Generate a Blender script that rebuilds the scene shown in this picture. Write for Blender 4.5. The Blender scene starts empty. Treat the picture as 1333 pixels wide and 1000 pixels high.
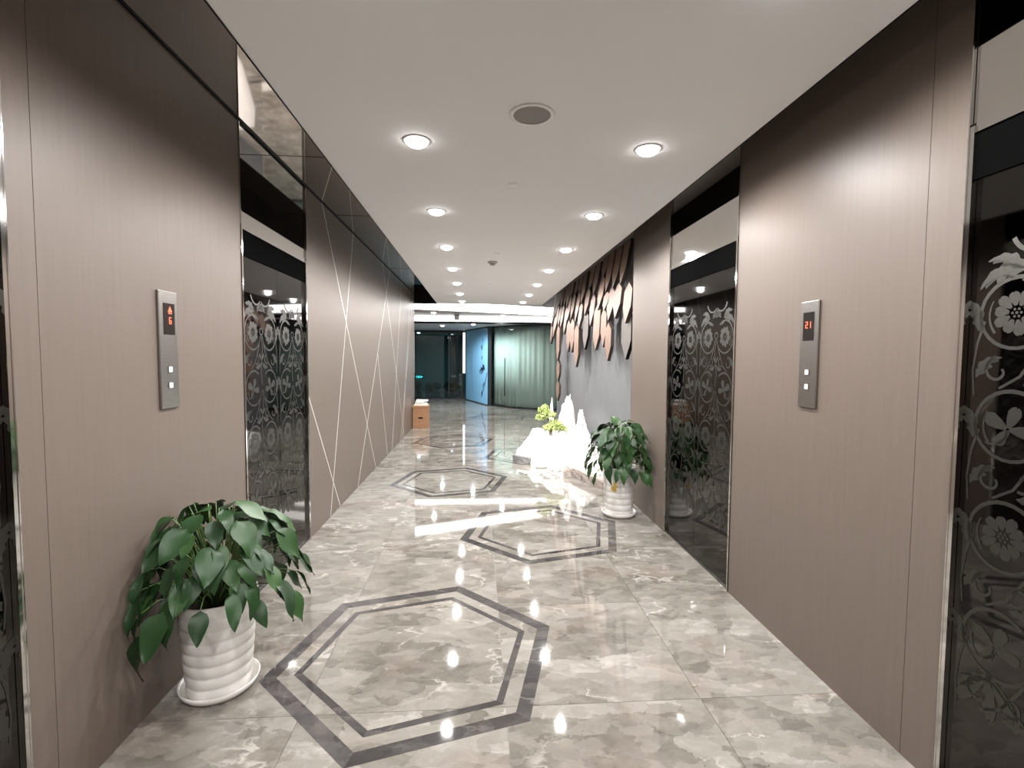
import bpy, bmesh, math, random
from mathutils import Vector, Matrix, Euler, noise

# ------------------------------------------------------------------ camera, world, exposure
SC = bpy.context.scene
COL = SC.collection
PI = math.pi
F, VPX, VPY, ROLL, CAM_H = 640.0, 622.0, 465.0, 0.0027, 1.5
dv = Vector(((VPX - 666.5) / F, (VPY - 500) / F, 1)).normalized()
dn = Vector((-math.sin(ROLL), math.cos(ROLL), 0)); dn = (dn - dv * dn.dot(dv)).normalized()
rv = dn.cross(dv)
cam_d = bpy.data.cameras.new('camera')
cam_d.sensor_width = 36; cam_d.sensor_fit = 'HORIZONTAL'; cam_d.lens = F / 1333 * 36
cam_d.clip_start = 0.02
cam = bpy.data.objects.new('camera', cam_d); COL.objects.link(cam)
M3 = Matrix((rv, dv, -dn))                      # rows: world axes in camera (x right, y down, z forward)
cx = M3 @ Vector((1, 0, 0)); cy = M3 @ Vector((0, -1, 0)); cz = M3 @ Vector((0, 0, -1))
cam.matrix_world = Matrix(((cx.x, cy.x, cz.x, 0), (cx.y, cy.y, cz.y, 0), (cx.z, cy.z, cz.z, CAM_H), (0, 0, 0, 1)))
SC.camera = cam
SC.view_settings.view_transform = 'Standard'
SC.view_settings.look = 'None'
SC.view_settings.gamma = 1
SC.view_settings.use_curve_mapping = False
SC.view_settings.exposure = 0.0
W = bpy.data.worlds.new('world'); SC.world = W; W.use_nodes = True
W.node_tree.nodes['Background'].inputs[0].default_value = (0.02, 0.022, 0.025, 1)
W.node_tree.nodes['Background'].inputs[1].default_value = 0.3
DOWN_W = 118.0          # watts of each corridor downlight
ROCK_W = 2300.0        # watts of the accent spots aimed at the rockery
R = random.Random(7)

# ------------------------------------------------------------------ key dimensions (metres)
XL, XR = -1.37, 1.61               # corridor walls
ZC = 2.65                          # ceiling slab underside
ZS = 2.85                          # top of the side slots
SL, SR = -0.886, 1.408             # slab edges
YEND = 10.76                       # where the corridor opens to the lobby
YB = -4.5                          # end behind the camera
DOOR_Z, HEAD_Z = 2.09, 2.26

# ------------------------------------------------------------------ materials
def mat(name, color=(.5, .5, .5), rough=.5, metal=0.0, spec=.5, emit=None, estr=0.0, alpha=None):
    m = bpy.data.materials.new(name); m.use_nodes = True
    b = m.node_tree.nodes['Principled BSDF']
    b.inputs['Base Color'].default_value = (*color, 1)
    b.inputs['Roughness'].default_value = rough
    b.inputs['Metallic'].default_value = metal
    b.inputs['Specular IOR Level'].default_value = spec
    if emit:
        b.inputs['Emission Color'].default_value = (*emit, 1)
        b.inputs['Emission Strength'].default_value = estr
    return m
def nt(m): return m.node_tree, m.node_tree.nodes, m.node_tree.links, m.node_tree.nodes['Principled BSDF']
def node(ns, kind, **kw):
    n = ns.new(kind)
    for k, v in kw.items():
        if k.startswith('i_'): n.inputs[k[2:].replace('_', ' ')].default_value = v
        else: setattr(n, k, v)
    return n
def ramp(ns, stops, interp='LINEAR'):
    r = ns.new('ShaderNodeValToRGB'); cr = r.color_ramp; cr.interpolation = interp
    while len(cr.elements) < len(stops): cr.elements.new(0.5)
    for e, (p, c) in zip(cr.elements, stops):
        e.position = p; e.color = (*c, 1)
    return r
def grain(m, c1, c2, scale, stretch, bump=0.02, obj_random=False):
    t, ns, ln, b = nt(m)
    tc = ns.new('ShaderNodeTexCoord'); mp = ns.new('ShaderNodeMapping'); mp.inputs['Scale'].default_value = stretch
    ln.new(tc.outputs['Object'], mp.inputs['Vector'])
    vec = mp.outputs['Vector']
    if obj_random:
        oi = ns.new('ShaderNodeObjectInfo'); ad = ns.new('ShaderNodeVectorMath'); ad.operation = 'ADD'
        mu = ns.new('ShaderNodeMath'); mu.operation = 'MULTIPLY'; mu.inputs[1].default_value = 37.0
        ln.new(oi.outputs['Random'], mu.inputs[0]); ln.new(vec, ad.inputs[0]); ln.new(mu.outputs[0], ad.inputs[1]); vec = ad.outputs[0]
    n = node(ns, 'ShaderNodeTexNoise', i_Scale=scale, i_Detail=6.0, i_Roughness=.65)
    ln.new(vec, n.inputs['Vector'])
    r = ramp(ns, [(.3, c1), (.7, c2)]); ln.new(n.outputs['Fac'], r.inputs[0]); ln.new(r.outputs[0], b.inputs['Base Color'])
    if bump:
        bp = node(ns, 'ShaderNodeBump', i_Strength=bump, i_Distance=.01); ln.new(n.outputs['Fac'], bp.inputs['Height']); ln.new(bp.outputs[0], b.inputs['Normal'])
    return m

def marble(name, dark=False):
    """brecciated marble: angular fragments in two sizes, cloudy grain, a few pale veins; every slab differs"""
    m = mat(name, rough=.035, spec=.5)
    t, ns, ln, b = nt(m)
    tc = ns.new('ShaderNodeTexCoord'); oi = ns.new('ShaderNodeObjectInfo')
    mu = node(ns, 'ShaderNodeMath', operation='MULTIPLY'); mu.inputs[1].default_value = 53.0
    ln.new(oi.outputs['Random'], mu.inputs[0])
    ad = node(ns, 'ShaderNodeVectorMath', operation='ADD'); ln.new(tc.outputs['Object'], ad.inputs[0]); ln.new(mu.outputs[0], ad.inputs[1])
    mp = ns.new('ShaderNodeMapping'); mp.inputs['Rotation'].default_value = (0, 0, .75); mp.inputs['Scale'].default_value = (1.0, 1.7, 1)
    ln.new(ad.outputs[0], mp.inputs['Vector'])
    def warped(scale, amt):
        w = node(ns, 'ShaderNodeTexNoise', i_Scale=scale, i_Detail=6.0, i_Roughness=.62); ln.new(mp.outputs[0], w.inputs['Vector'])
        ws = node(ns, 'ShaderNodeVectorMath', operation='MULTIPLY_ADD'); ws.inputs[1].default_value = (amt, amt, amt)
        ln.new(w.outputs['Color'], ws.inputs[0]); ln.new(mp.outputs[0], ws.inputs[2]); return ws
    def cells(vec, scale):
        v = node(ns, 'ShaderNodeTexVoronoi', i_Scale=scale); ln.new(vec.outputs[0], v.inputs['Vector'])
        bw = ns.new('ShaderNodeRGBToBW'); ln.new(v.outputs['Color'], bw.inputs[0]); return bw.outputs[0]
    wa, wb = warped(3.0, .34), warped(6.5, .20)
    c1, c2 = cells(wa, 3.4), cells(wb, 10.0)
    n1 = node(ns, 'ShaderNodeTexNoise', i_Scale=5.5, i_Detail=9.0, i_Roughness=.72, i_Distortion=.6); ln.new(wa.outputs[0], n1.inputs['Vector'])
    def mixf(fac, a, c):
        x = node(ns, 'ShaderNodeMix', data_type='FLOAT'); x.inputs[0].default_value = fac; ln.new(a, x.inputs[2]); ln.new(c, x.inputs[3]); return x.outputs[0]
    val = mixf(.46, mixf(.42, c1, c2), n1.outputs['Fac'])
    if dark:
        st = [(.25, (.030, .028, .028)), (.5, (.058, .054, .053)), (.75, (.11, .102, .098))]
    else:
        st = [(.24, (.095, .085, .071)), (.40, (.168, .154, .133)), (.52, (.220, .204, .179)), (.64, (.265, .248, .221)), (.78, (.42, .40, .365))]
    r = ramp(ns, st); ln.new(val, r.inputs[0])
    # rosy tint in patches
    n3 = node(ns, 'ShaderNodeTexNoise', i_Scale=1.6, i_Detail=3.0); ln.new(wa.outputs[0], n3.inputs['Vector'])
    pr = ramp(ns, [(.54, (0, 0, 0)), (.70, (.35, .35, .35))]); ln.new(n3.outputs['Fac'], pr.inputs[0])
    pm = node(ns, 'ShaderNodeMix', data_type='RGBA', blend_type='MULTIPLY'); ln.new(pr.outputs[0], pm.inputs[0]); ln.new(r.outputs[0], pm.inputs[6]); pm.inputs[7].default_value = (1.0, .80, .74, 1)
    # a few pale veins
    n2 = node(ns, 'ShaderNodeTexNoise', i_Scale=1.5, i_Detail=3.0, i_Roughness=.5, i_Distortion=.25); ln.new(wb.outputs[0], n2.inputs['Vector'])
    sb = node(ns, 'ShaderNodeMath', operation='SUBTRACT'); sb.inputs[1].default_value = .5; ln.new(n2.outputs['Fac'], sb.inputs[0])
    ab = node(ns, 'ShaderNodeMath', operation='ABSOLUTE'); ln.new(sb.outputs[0], ab.inputs[0])
    vr = ramp(ns, [(0, (1, 1, 1)), (.004, (.6, .6, .6)), (.012, (0, 0, 0))]); ln.new(ab.outputs[0], vr.inputs[0])
    n4 = node(ns, 'ShaderNodeTexNoise', i_Scale=2.2, i_Detail=2.0); ln.new(mp.outputs[0], n4.inputs['Vector'])
    mr = ramp(ns, [(.48, (0, 0, 0)), (.60, (1, 1, 1))]); ln.new(n4.outputs['Fac'], mr.inputs[0])
    vm = node(ns, 'ShaderNodeMath', operation='MULTIPLY'); ln.new(mr.outputs[0], vm.inputs[1]); ln.new(vr.outputs[0], vm.inputs[0])
    vk = node(ns, 'ShaderNodeMath', operation='MULTIPLY'); vk.inputs[1].default_value = .2 if dark else .6; ln.new(vm.outputs[0], vk.inputs[0])
    fm = node(ns, 'ShaderNodeMix', data_type='RGBA'); ln.new(vk.outputs[0], fm.inputs[0]); ln.new(pm.outputs[2], fm.inputs[6])
    fm.inputs[7].default_value = (.52, .49, .45, 1); ln.new(fm.outputs[2], b.inputs['Base Color'])
    return m

MAT = {}
MAT['marble'] = marble('grey_beige_marble')
MAT['marble_dark'] = marble('dark_grey_marble', True)
MAT['grout'] = mat('floor_bed', (.16, .15, .135), .5)
MAT['panel'] = grain(mat('taupe_laminate', rough=.42, spec=.3), (.131, .1025, .0845), (.145, .1145, .095), 6.0, (9, 9, .35), .004)
MAT['seam'] = mat('panel_seam', (.10, .085, .075), .6)
MAT['inlay'] = mat('pale_metal_inlay', (.78, .74, .68), .3, .3)
MAT['white'] = mat('ceiling_paint', (.87, .875, .88), .75, spec=.2)
MAT['black'] = mat('black_paint', (.004, .004, .004), .5, spec=.12)
MAT['slot_mirror'] = mat('bronze_mirror_strip', (.60, .555, .52), .035, 1.0)
MAT['mirror'] = mat('mirror_steel', (.72, .70, .68), .02, 1.0)
MAT['black_mirror'] = mat('black_mirror_steel', (.075, .070, .067), .035, 1.0)
MAT['black_glass'] = mat('matte_black', (.004, .004, .004), .9, spec=0.0)
MAT['etch'] = grain(mat('etched_steel', rough=.42, metal=1.0), (.082, .078, .071), (.104, .099, .091), 90, (1, 1, 1), 0)
MAT['chrome'] = mat('polished_chrome', (.72, .71, .70), .07, 1.0)
MAT['steel'] = grain(mat('brushed_steel', rough=.33, metal=1.0), (.27, .255, .24), (.34, .325, .31), 12, (1, 1, 30), .01)
MAT['display'] = mat('display_glass', (.012, .010, .010), .15)
MAT['led_red'] = mat('red_led', (.3, .03, .01), .5, emit=(1, .13, .05), estr=2.4)
MAT['button'] = mat('button_light', (.8, .8, .78), .4, emit=(1, .97, .92), estr=1.0)
MAT['lens'] = mat('downlight_lens', (.9, .9, .9), .4, emit=(1, .975, .95), estr=16.0)
MAT['trim_white'] = mat('white_trim', (.82, .81, .80), .45)
MAT['grille'] = grain(mat('speaker_grille', rough=.7), (.24, .225, .21), (.32, .30, .28), 240, (1, 1, 1), .1)
MAT['plastic_grey'] = mat('grey_plastic', (.42, .41, .40), .45)
MAT['cove'] = mat('glowing_cove_fascia', (.9, .9, .9), .5, emit=(1, .97, .94), estr=9.0)  # lobby fascias glow by emission, standing in for concealed cove lamps
MAT['soffit'] = mat('dark_soffit', (.12, .10, .09), .5)
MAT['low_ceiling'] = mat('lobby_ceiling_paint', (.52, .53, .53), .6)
MAT['pot'] = mat('white_glazed_pot', (.76, .735, .70), .28)
MAT['soil'] = grain(mat('potting_soil', rough=.95), (.015, .011, .008), (.05, .035, .025), 60, (1, 1, 1), .5)
MAT['stem'] = mat('green_stem', (.08, .13, .035), .5)
MAT['gold'] = mat('gold_sticker', (.62, .43, .10), .4, .3)
MAT['card'] = grain(mat('cardboard', rough=.8), (.285, .150, .078), (.325, .175, .09), 8, (1, 1, 1), .01)
MAT['card_side'] = mat('dark_cardboard', (.26, .12, .06), .85)  # darker brown for the sheet on the carton's left side
MAT['paper'] = mat('white_paper', (.78, .74, .70), .8)
MAT['wood'] = grain(mat('light_walnut_board', rough=.5), (.185, .112, .082), (.25, .160, .118), 5, (14, 14, .8), .01, True)
MAT['wood_edge'] = mat('shaded_board_edge', (.035, .024, .02), .7)  # dark tone paints in the shade on the board sides
MAT['grey_board'] = mat('taupe_board', (.115, .100, .092), .6)
MAT['feature'] = grain(mat('grey_plaster', rough=.75), (.128, .130, .134), (.148, .150, .154), 3, (1, 1, 1), .01)
MAT['rock'] = grain(mat('white_rock', rough=.85), (.60, .585, .56), (.82, .81, .79), 7, (1, 1, 1), .25, True)
MAT['gravel'] = grain(mat('white_gravel', rough=.9), (.55, .54, .52), (.82, .81, .80), 60, (1, 1, 1), .5)
MAT['edging'] = grain(mat('pinkish_edging_stone', rough=.85), (.30, .25, .22), (.46, .40, .36), 14, (1, 1, 1), .3, True)
MAT['dark_stone'] = grain(mat('dark_edging_stone', rough=.85), (.10, .10, .10), (.20, .195, .19), 22, (1, 1, 1), .3)
MAT['bonsai'] = mat('bonsai_leaf', (.33, .40, .13), .55)
MAT['bark'] = grain(mat('bonsai_bark', rough=.9), (.10, .07, .05), (.22, .17, .13), 20, (1, 1, .4), .4)
MAT['dark_glass'] = mat('dark_teal_glass', (.035, .055, .06), .04, spec=.6)
MAT['teal_wall'] = mat('dim_teal_wall', (.11, .17, .175), .7)
MAT['frame_black'] = mat('black_aluminium', (.012, .014, .016), .35)
MAT['blue_glass'] = mat('blue_frosted_glass', (.27, .56, .82), .28)
MAT['ink'] = mat('ink_print', (.02, .045, .075), .5)
MAT['ink_pale'] = mat('pale_ink_print', (.11, .27, .42), .5)
MAT['curtain'] = grain(mat('pale_green_curtain', rough=.8), (.50, .515, .495), (.56, .575, .555), 3, (6, 6, .3), 0)
MAT['cyan'] = mat('cyan_sign_light', (.05, .4, .4), .5, emit=(.05, .85, .85), estr=1.6)
MAT['daylight'] = mat('slit_glow', (.9, .9, .9), .5, emit=(.85, .95, 1.0), estr=4.0)
MAT['plain_wall'] = mat('lobby_wall_paint', (.40, .39, .38), .7)
MAT['dark_leaf'] = mat('dim_shrub_leaf', (.012, .03, .018), .6)

def leaf_mat():
    m = mat('glossy_dark_leaf', rough=.42, spec=.32)
    t, ns, ln, b = nt(m)
    oi = ns.new('ShaderNodeObjectInfo'); r = ramp(ns, [(0, (.010, .030, .009)), (.5, (.017, .050, .014)), (1, (.036, .082, .024))])
    ln.new(oi.outputs['Random'], r.inputs[0]); ln.new(r.outputs[0], b.inputs['Base Color'])
    return m
MAT['leaf'] = leaf_mat()
# partly see-through tinted pane
def pane_mat(name, tint, mixf, rough=.03):
    m = bpy.data.materials.new(name); m.use_nodes = True
    ns, ln = m.node_tree.nodes, m.node_tree.links; ns.clear()
    o = ns.new('ShaderNodeOutputMaterial'); tr = ns.new('ShaderNodeBsdfTransparent'); tr.inputs[0].default_value = (*tint, 1)
    gl = ns.new('ShaderNodeBsdfGlossy'); gl.inputs['Roughness'].default_value = rough; gl.inputs['Color'].default_value = (.9, .95, .95, 1)
    lw = ns.new('ShaderNodeLayerWeight'); lw.inputs['Blend'].default_value = .5
    pw = ns.new('ShaderNodeMath'); pw.operation = 'POWER'; pw.inputs[1].default_value = 5.0; ln.new(lw.outputs['Facing'], pw.inputs[0])
    fr = ns.new('ShaderNodeMath'); fr.operation = 'MULTIPLY_ADD'; fr.inputs[1].default_value = .9; fr.inputs[2].default_value = mixf; ln.new(pw.outputs[0], fr.inputs[0])
    mx = ns.new('ShaderNodeMixShader'); ln.new(fr.outputs[0], mx.inputs[0]); ln.new(tr.outputs[0], mx.inputs[1]); ln.new(gl.outputs[0], mx.inputs[2]); ln.new(mx.outputs[0], o.inputs[0])
    return m
MAT['pane_dark'] = pane_mat('smoked_teal_pane', (.62, .80, .82), .05)
MAT['pane_clear'] = pane_mat('greenish_clear_pane', (.90, .96, .94), .035)

# ------------------------------------------------------------------ geometry helpers
def mesh_obj(name, verts, faces, m, parent=None, smooth=False):
    me = bpy.data.meshes.new(name); me.from_pydata([tuple(v) for v in verts], [], faces); me.update()
    if smooth: me.shade_smooth()
    for mm in (m if isinstance(m, (list, tuple)) else [m]): me.materials.append(MAT[mm] if isinstance(mm, str) else mm)
    o = bpy.data.objects.new(name, me); COL.objects.link(o)
    if parent: o.parent = parent
    return o
class MB:
    def __init__(s): s.v = []; s.f = []
    def box(s, x0, x1, y0, y1, z0, z1):
        n = len(s.v)
        s.v += [(x0, y0, z0), (x1, y0, z0), (x1, y1, z0), (x0, y1, z0), (x0, y0, z1), (x1, y0, z1), (x1, y1, z1), (x0, y1, z1)]
        s.f += [tuple(n + i for i in q) for q in ((3, 2, 1, 0), (4, 5, 6, 7), (0, 1, 5, 4), (1, 2, 6, 5), (2, 3, 7, 6), (3, 0, 4, 7))]
        return s
    def prism(s, pts, ext):               # polygon pts (3D, planar) extruded by vector ext
        n = len(s.v); k = len(pts); e = Vector(ext)
        s.v += [tuple(p) for p in pts] + [tuple(Vector(p) + e) for p in pts]
        s.f.append(tuple(range(n + k - 1, n - 1, -1))); s.f.append(tuple(range(n + k, n + 2 * k)))
        for i in range(k):
            j = (i + 1) % k; s.f.append((n + i, n + j, n + k + j, n + k + i))
        return s
    def lathe(s, prof, seg=32, c=(0, 0, 0)):
        n = len(s.v); k = len(prof)
        for i in range(seg):
            a = 2 * PI * i / seg
            for r, z in prof: s.v.append((c[0] + r * math.cos(a), c[1] + r * math.sin(a), c[2] + z))
        for i in range(seg):
            j = (i + 1) % seg
            for q in range(k - 1): s.f.append((n + i * k + q, n + j * k + q, n + j * k + q + 1, n + i * k + q + 1))
        return s
    def tube(s, pts, rads, seg=6):
        n = len(s.v); pts = [Vector(p) for p in pts]
        if not isinstance(rads, (list, tuple)): rads = [rads] * len(pts)
        for i, p in enumerate(pts):
            d = (pts[min(i + 1, len(pts) - 1)] - pts[max(i - 1, 0)]).normalized()
            u = d.cross(Vector((0, 0, 1)) if abs(d.z) < .9 else Vector((1, 0, 0))).normalized(); w = d.cross(u)
            for k in range(seg):
                a = 2 * PI * k / seg; s.v.append(tuple(p + (u * math.cos(a) + w * math.sin(a)) * rads[i]))
        for i in range(len(pts) - 1):
            for k in range(seg):
                j = (k + 1) % seg; s.f.append((n + i * seg + k, n + i * seg + j, n + (i + 1) * seg + j, n + (i + 1) * seg + k))
        s.f.append(tuple(n + k for k in range(seg))[::-1]); s.f.append(tuple(n + (len(pts) - 1) * seg + k for k in range(seg)))
        return s
    def build(s, name, m, parent=None, smooth=False): return mesh_obj(name, s.v, s.f, m, parent, smooth)
def box(name, x0, x1, y0, y1, z0, z1, m, parent=None): return MB().box(x0, x1, y0, y1, z0, z1).build(name, m, parent)
def empty(name, loc=(0, 0, 0), rot=(0, 0, 0)):
    o = bpy.data.objects.new(name, None); COL.objects.link(o); o.location = loc; o.rotation_euler = rot; o.empty_display_size = .1
    return o
def tag(o, label=None, cat=None, group=None, kind=None):
    if label: o['label'] = label
    if cat: o['category'] = cat
    if group: o['group'] = group
    if kind: o['kind'] = kind
    return o
def struct(o): o['kind'] = 'structure'; return o
def lamp(name, kind, loc, energy, color=(1, 1, 1), parent=None, **kw):
    d = bpy.data.lights.new(name, kind); d.energy = energy; d.color = color
    for k, v in kw.items(): setattr(d, k, v)
    o = bpy.data.objects.new(name, d); COL.objects.link(o); o.location = loc
    if parent: o.parent = parent
    return o
def aim(o, target):
    o.rotation_euler = (Vector(target) - o.location).to_track_quat('-Z', 'Y').to_euler()

# ================================================================== FLOOR
TILE, JX, JY = .86, .125, 2.03
fl = struct(MB().box(-6, 6, YB, 22, -.05, -.004).build('floor', 'grout'))
tile_mesh = {}
def floor_tile(x0, x1, y0, y1):
    w, d = round(x1 - x0 - .0022, 4), round(y1 - y0 - .0022, 4)
    if w < .02 or d < .02: return
    if (w, d) not in tile_mesh:
        t = MB().box(-w / 2, w / 2, -d / 2, d / 2, -.004, 0).build('floor_tile', 'marble', fl); tile_mesh[(w, d)] = t.data
    else:
        t = bpy.data.objects.new('floor_tile', tile_mesh[(w, d)]); COL.objects.link(t); t.parent = fl
    t.location = ((x0 + x1) / 2, (y0 + y1) / 2, 0)
def cuts(lo, hi, origin):
    k = math.ceil((lo - origin) / TILE - 1e-6); c = [lo]
    while origin + k * TILE < hi - 1e-6:
        if origin + k * TILE > lo + 1e-6: c.append(origin + k * TILE)
        k += 1
    return c + [hi]
ys = cuts(-.55, 11.03, JY); xs = cuts(XL, XR + .12, JX)
for i in range(len(ys) - 1):
    for j in range(len(xs) - 1): floor_tile(xs[j], xs[j + 1], ys[i], ys[i + 1])
ys = cuts(11.03, 17.6, JY); xs = cuts(-4.2, 4.2, JX)
for i in range(len(ys) - 1):
    for j in range(len(xs) - 1): floor_tile(xs[j], xs[j + 1], ys[i], ys[i + 1])
box('floor_slab', XL, XR, YB, -.55, -.004, 0, 'marble', fl)
# hexagonal marble inlays: two rings of six mitred strips each
def hex_ring(cx_, cy_, ro, ri, rot):
    A = [rot + k * PI / 3 for k in range(6)]
    for k in range(6):
        a, b = A[k], A[(k + 1) % 6]
        pts = [(cx_ + r * math.cos(t), cy_ + r * math.sin(t), .0002) for r, t in ((ro, a), (ro, b), (ri, b), (ri, a))]
        MB().prism(pts, (0, 0, .0006)).build('inlay_strip', 'marble_dark', fl)
for hx, hy in ((-.30, 2.455), (.56, 4.18), (-.326, 5.93), (.80, 7.46), (-.42, 8.78), (.55, 12.3)):
    hex_ring(hx, hy, .73, .655, math.radians(15.3)); hex_ring(hx, hy, .580, .543, math.radians(15.3))

# ================================================================== WALLS
DOORS_Y = [(.475, 1.548), (2.985, 4.075)]
wl = struct(box('wall_left', XL - .3, XL - .10, YB, YEND - .01, 0, ZS + .2, 'black'))
wr = struct(box('wall_right', XR + .10, XR + .3, YB, 5.06, 0, ZS + .2, 'black'))
def wall_panel(parent, side, y0, y1):
    g = .0012
    if side < 0: return box('wall_panel', XL - .10, XL, y0 + g, y1 - g, 0, ZS, 'panel', parent)
    return box('wall_panel', XR, XR + .10, y0 + g, y1 - g, 0, ZS, 'panel', parent)
for y0, y1 in ((YB, .475), (1.548, 1.645), (1.645, 2.985), (4.075, YEND)): wall_panel(wl, -1, y0, y1)
for y0, y1 in ((YB, .475), (1.548, 1.69), (1.69, 2.985), (4.075, 5.06)): wall_panel(wr, 1, y0, y1)
# pale metal lines let into the left wall (y, z) pairs
def inlay_line(p, q, w=.011):
    p, q = Vector((0, *p)), Vector((0, *q)); d = (q - p).normalized(); n = Vector((0, -d.z, d.y)) * (w / 2)
    pts = [Vector((XL - .002, 0, 0)) + v for v in (p - n, q - n, q + n, p + n)]
    MB().prism(pts, (.003, 0, 0)).build('inlay_strip', 'inlay', wl)
for p, q in (((4.50, 2.848), (6.685, .003)), ((5.595, 2.848), (4.632, .003)), ((4.08, 1.18), (4.957, .003)),
             ((5.685, .003), (7.86, 2.848)), ((6.862, 1.55), (7.54, .003)), ((7.25, 2.848), (9.27, .003)),
             ((7.945, .003), (9.04, 2.848)), ((8.81, .003), (10.6, 2.848)), ((9.04, .003), (10.2, 2.848))):
    inlay_line(p, q)
struct(box('wall_back', XL - .3, XR + .3, YB - .2, YB, 0, ZS + .2, 'panel'))
# edge trim at the free end of the left wall
struct(box('trim_1', XL - .10, XL + .004, YEND, YEND + .012, 0, ZS, 'chrome'))

# ================================================================== CEILING
ce = struct(box('ceiling', SL + .004, SR - .004, YB, YEND + .02, ZC, ZC + .16, 'white'))
box('slab_edge', SL, SL + .004, YB, YEND + .02, ZC - .006, ZC + .20, 'black', ce)
box('slab_edge', SR - .004, SR, YB, YEND + .02, ZC - .004, ZC + .20, 'black', ce)
st = struct(box('trim_2', XL - .02, SL, YB, YEND + .03, ZS, ZS + .01, 'slot_mirror'))       # mirrored slot top, left
box('seam_strip', XL, XL + .012, YB, YEND, ZS - .006, ZS - .0005, 'black', st)
for yj in (1.1, 3.5, 4.9, 7.72, 10.0): box('joint', XL, SL, yj - .002, yj + .002, ZS - .0015, ZS, 'black', st)
struct(box('trim_3', SR, XR + .3, YB, 11.0, ZS, ZS + .01, 'soffit'))                          # dark slot top, right
struct(box('ceiling_upper', -6.2, 6.2, YB, 22, 3.12, 3.2, 'black'))
struct(box('trim_4', -6, SL - .001, YEND + .03, YEND + .12, ZC, 3.12, 'black'))               # black bulkhead beyond the left wall

# ================================================================== ELEVATOR DOORS
def ribbon(mb, pts, w0, w1, y0):
    """flat tapered ribbon in (u,v) with rounded path; y0 is the depth"""
    P = [Vector(p) for p in pts]; n = len(mb.v); k = len(P)
    for i, p in enumerate(P):
        d = (P[min(i + 1, k - 1)] - P[max(i - 1, 0)]); d = d.normalized() if d.length > 1e-9 else Vector((1, 0))
        w = (w0 + (w1 - w0) * i / (k - 1)) / 2; nn = Vector((-d.y, d.x)) * w
        mb.v += [(p.x + nn.x, y0, p.y + nn.y), (p.x - nn.x, y0, p.y - nn.y)]
    for i in range(k - 1): mb.f.append((n + 2 * i, n + 2 * i + 1, n + 2 * i + 3, n + 2 * i + 2))
def blob(mb, pts, y0):
    n = len(mb.v); c = Vector((sum(p[0] for p in pts) / len(pts), sum(p[1] for p in pts) / len(pts)))
    mb.v.append((c.x, y0, c.y)); mb.v += [(p[0], y0, p[1]) for p in pts]; k = len(pts)
    for i in range(k): mb.f.append((n, n + 1 + i, n + 1 + (i + 1) % k))
def arc(cu, cv, r, a0, a1, n=14, r1=None):
    r1 = r if r1 is None else r1
    return [(cu + (r + (r1 - r) * i / n) * math.cos(math.radians(a0 + (a1 - a0) * i / n)), cv + (r + (r1 - r) * i / n) * math.sin(math.radians(a0 + (a1 - a0) * i / n))) for i in range(n + 1)]
def petal(cu, cv, r0, r1, w, a):
    a = math.radians(a); ca, sa = math.cos(a), math.sin(a); out = []
    for t, s in ((0, .25), (.35, .75), (.7, 1.0), (.9, .7), (1.0, .22), (.93, 0), (1.0, -.22), (.9, -.7), (.7, -1.0), (.35, -.75), (0, -.25)):
        x = r0 + (r1 - r0) * t; y = s * w / 2; out.append((cu + x * ca - y * sa, cv + x * sa + y * ca))
    return out
def acanthus(cu, cv, a, L, flip=1):
    L *= 1.22
    """lobed leaf outline starting at (cu,cv), pointing along a"""
    prof = [(0, .04), (.12, .16), (.22, .34), (.30, .20), (.40, .40), (.50, .50), (.56, .26), (.66, .34), (.76, .40), (.80, .18), (.92, .16), (1.0, 0)]
    pts = [(t * L, w * L * .62) for t, w in prof] + [(t * L, -w * L * .30) for t, w in prof[::-1][1:]]
    a = math.radians(a); out = []
    for x, y in pts:
        b = a + flip * .9 * (x / L) ** 2 * .6; y *= flip
        out.append((cu + x * math.cos(b) - y * math.sin(a), cv + x * math.sin(b) + y * math.cos(a)))
    return out
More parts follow.
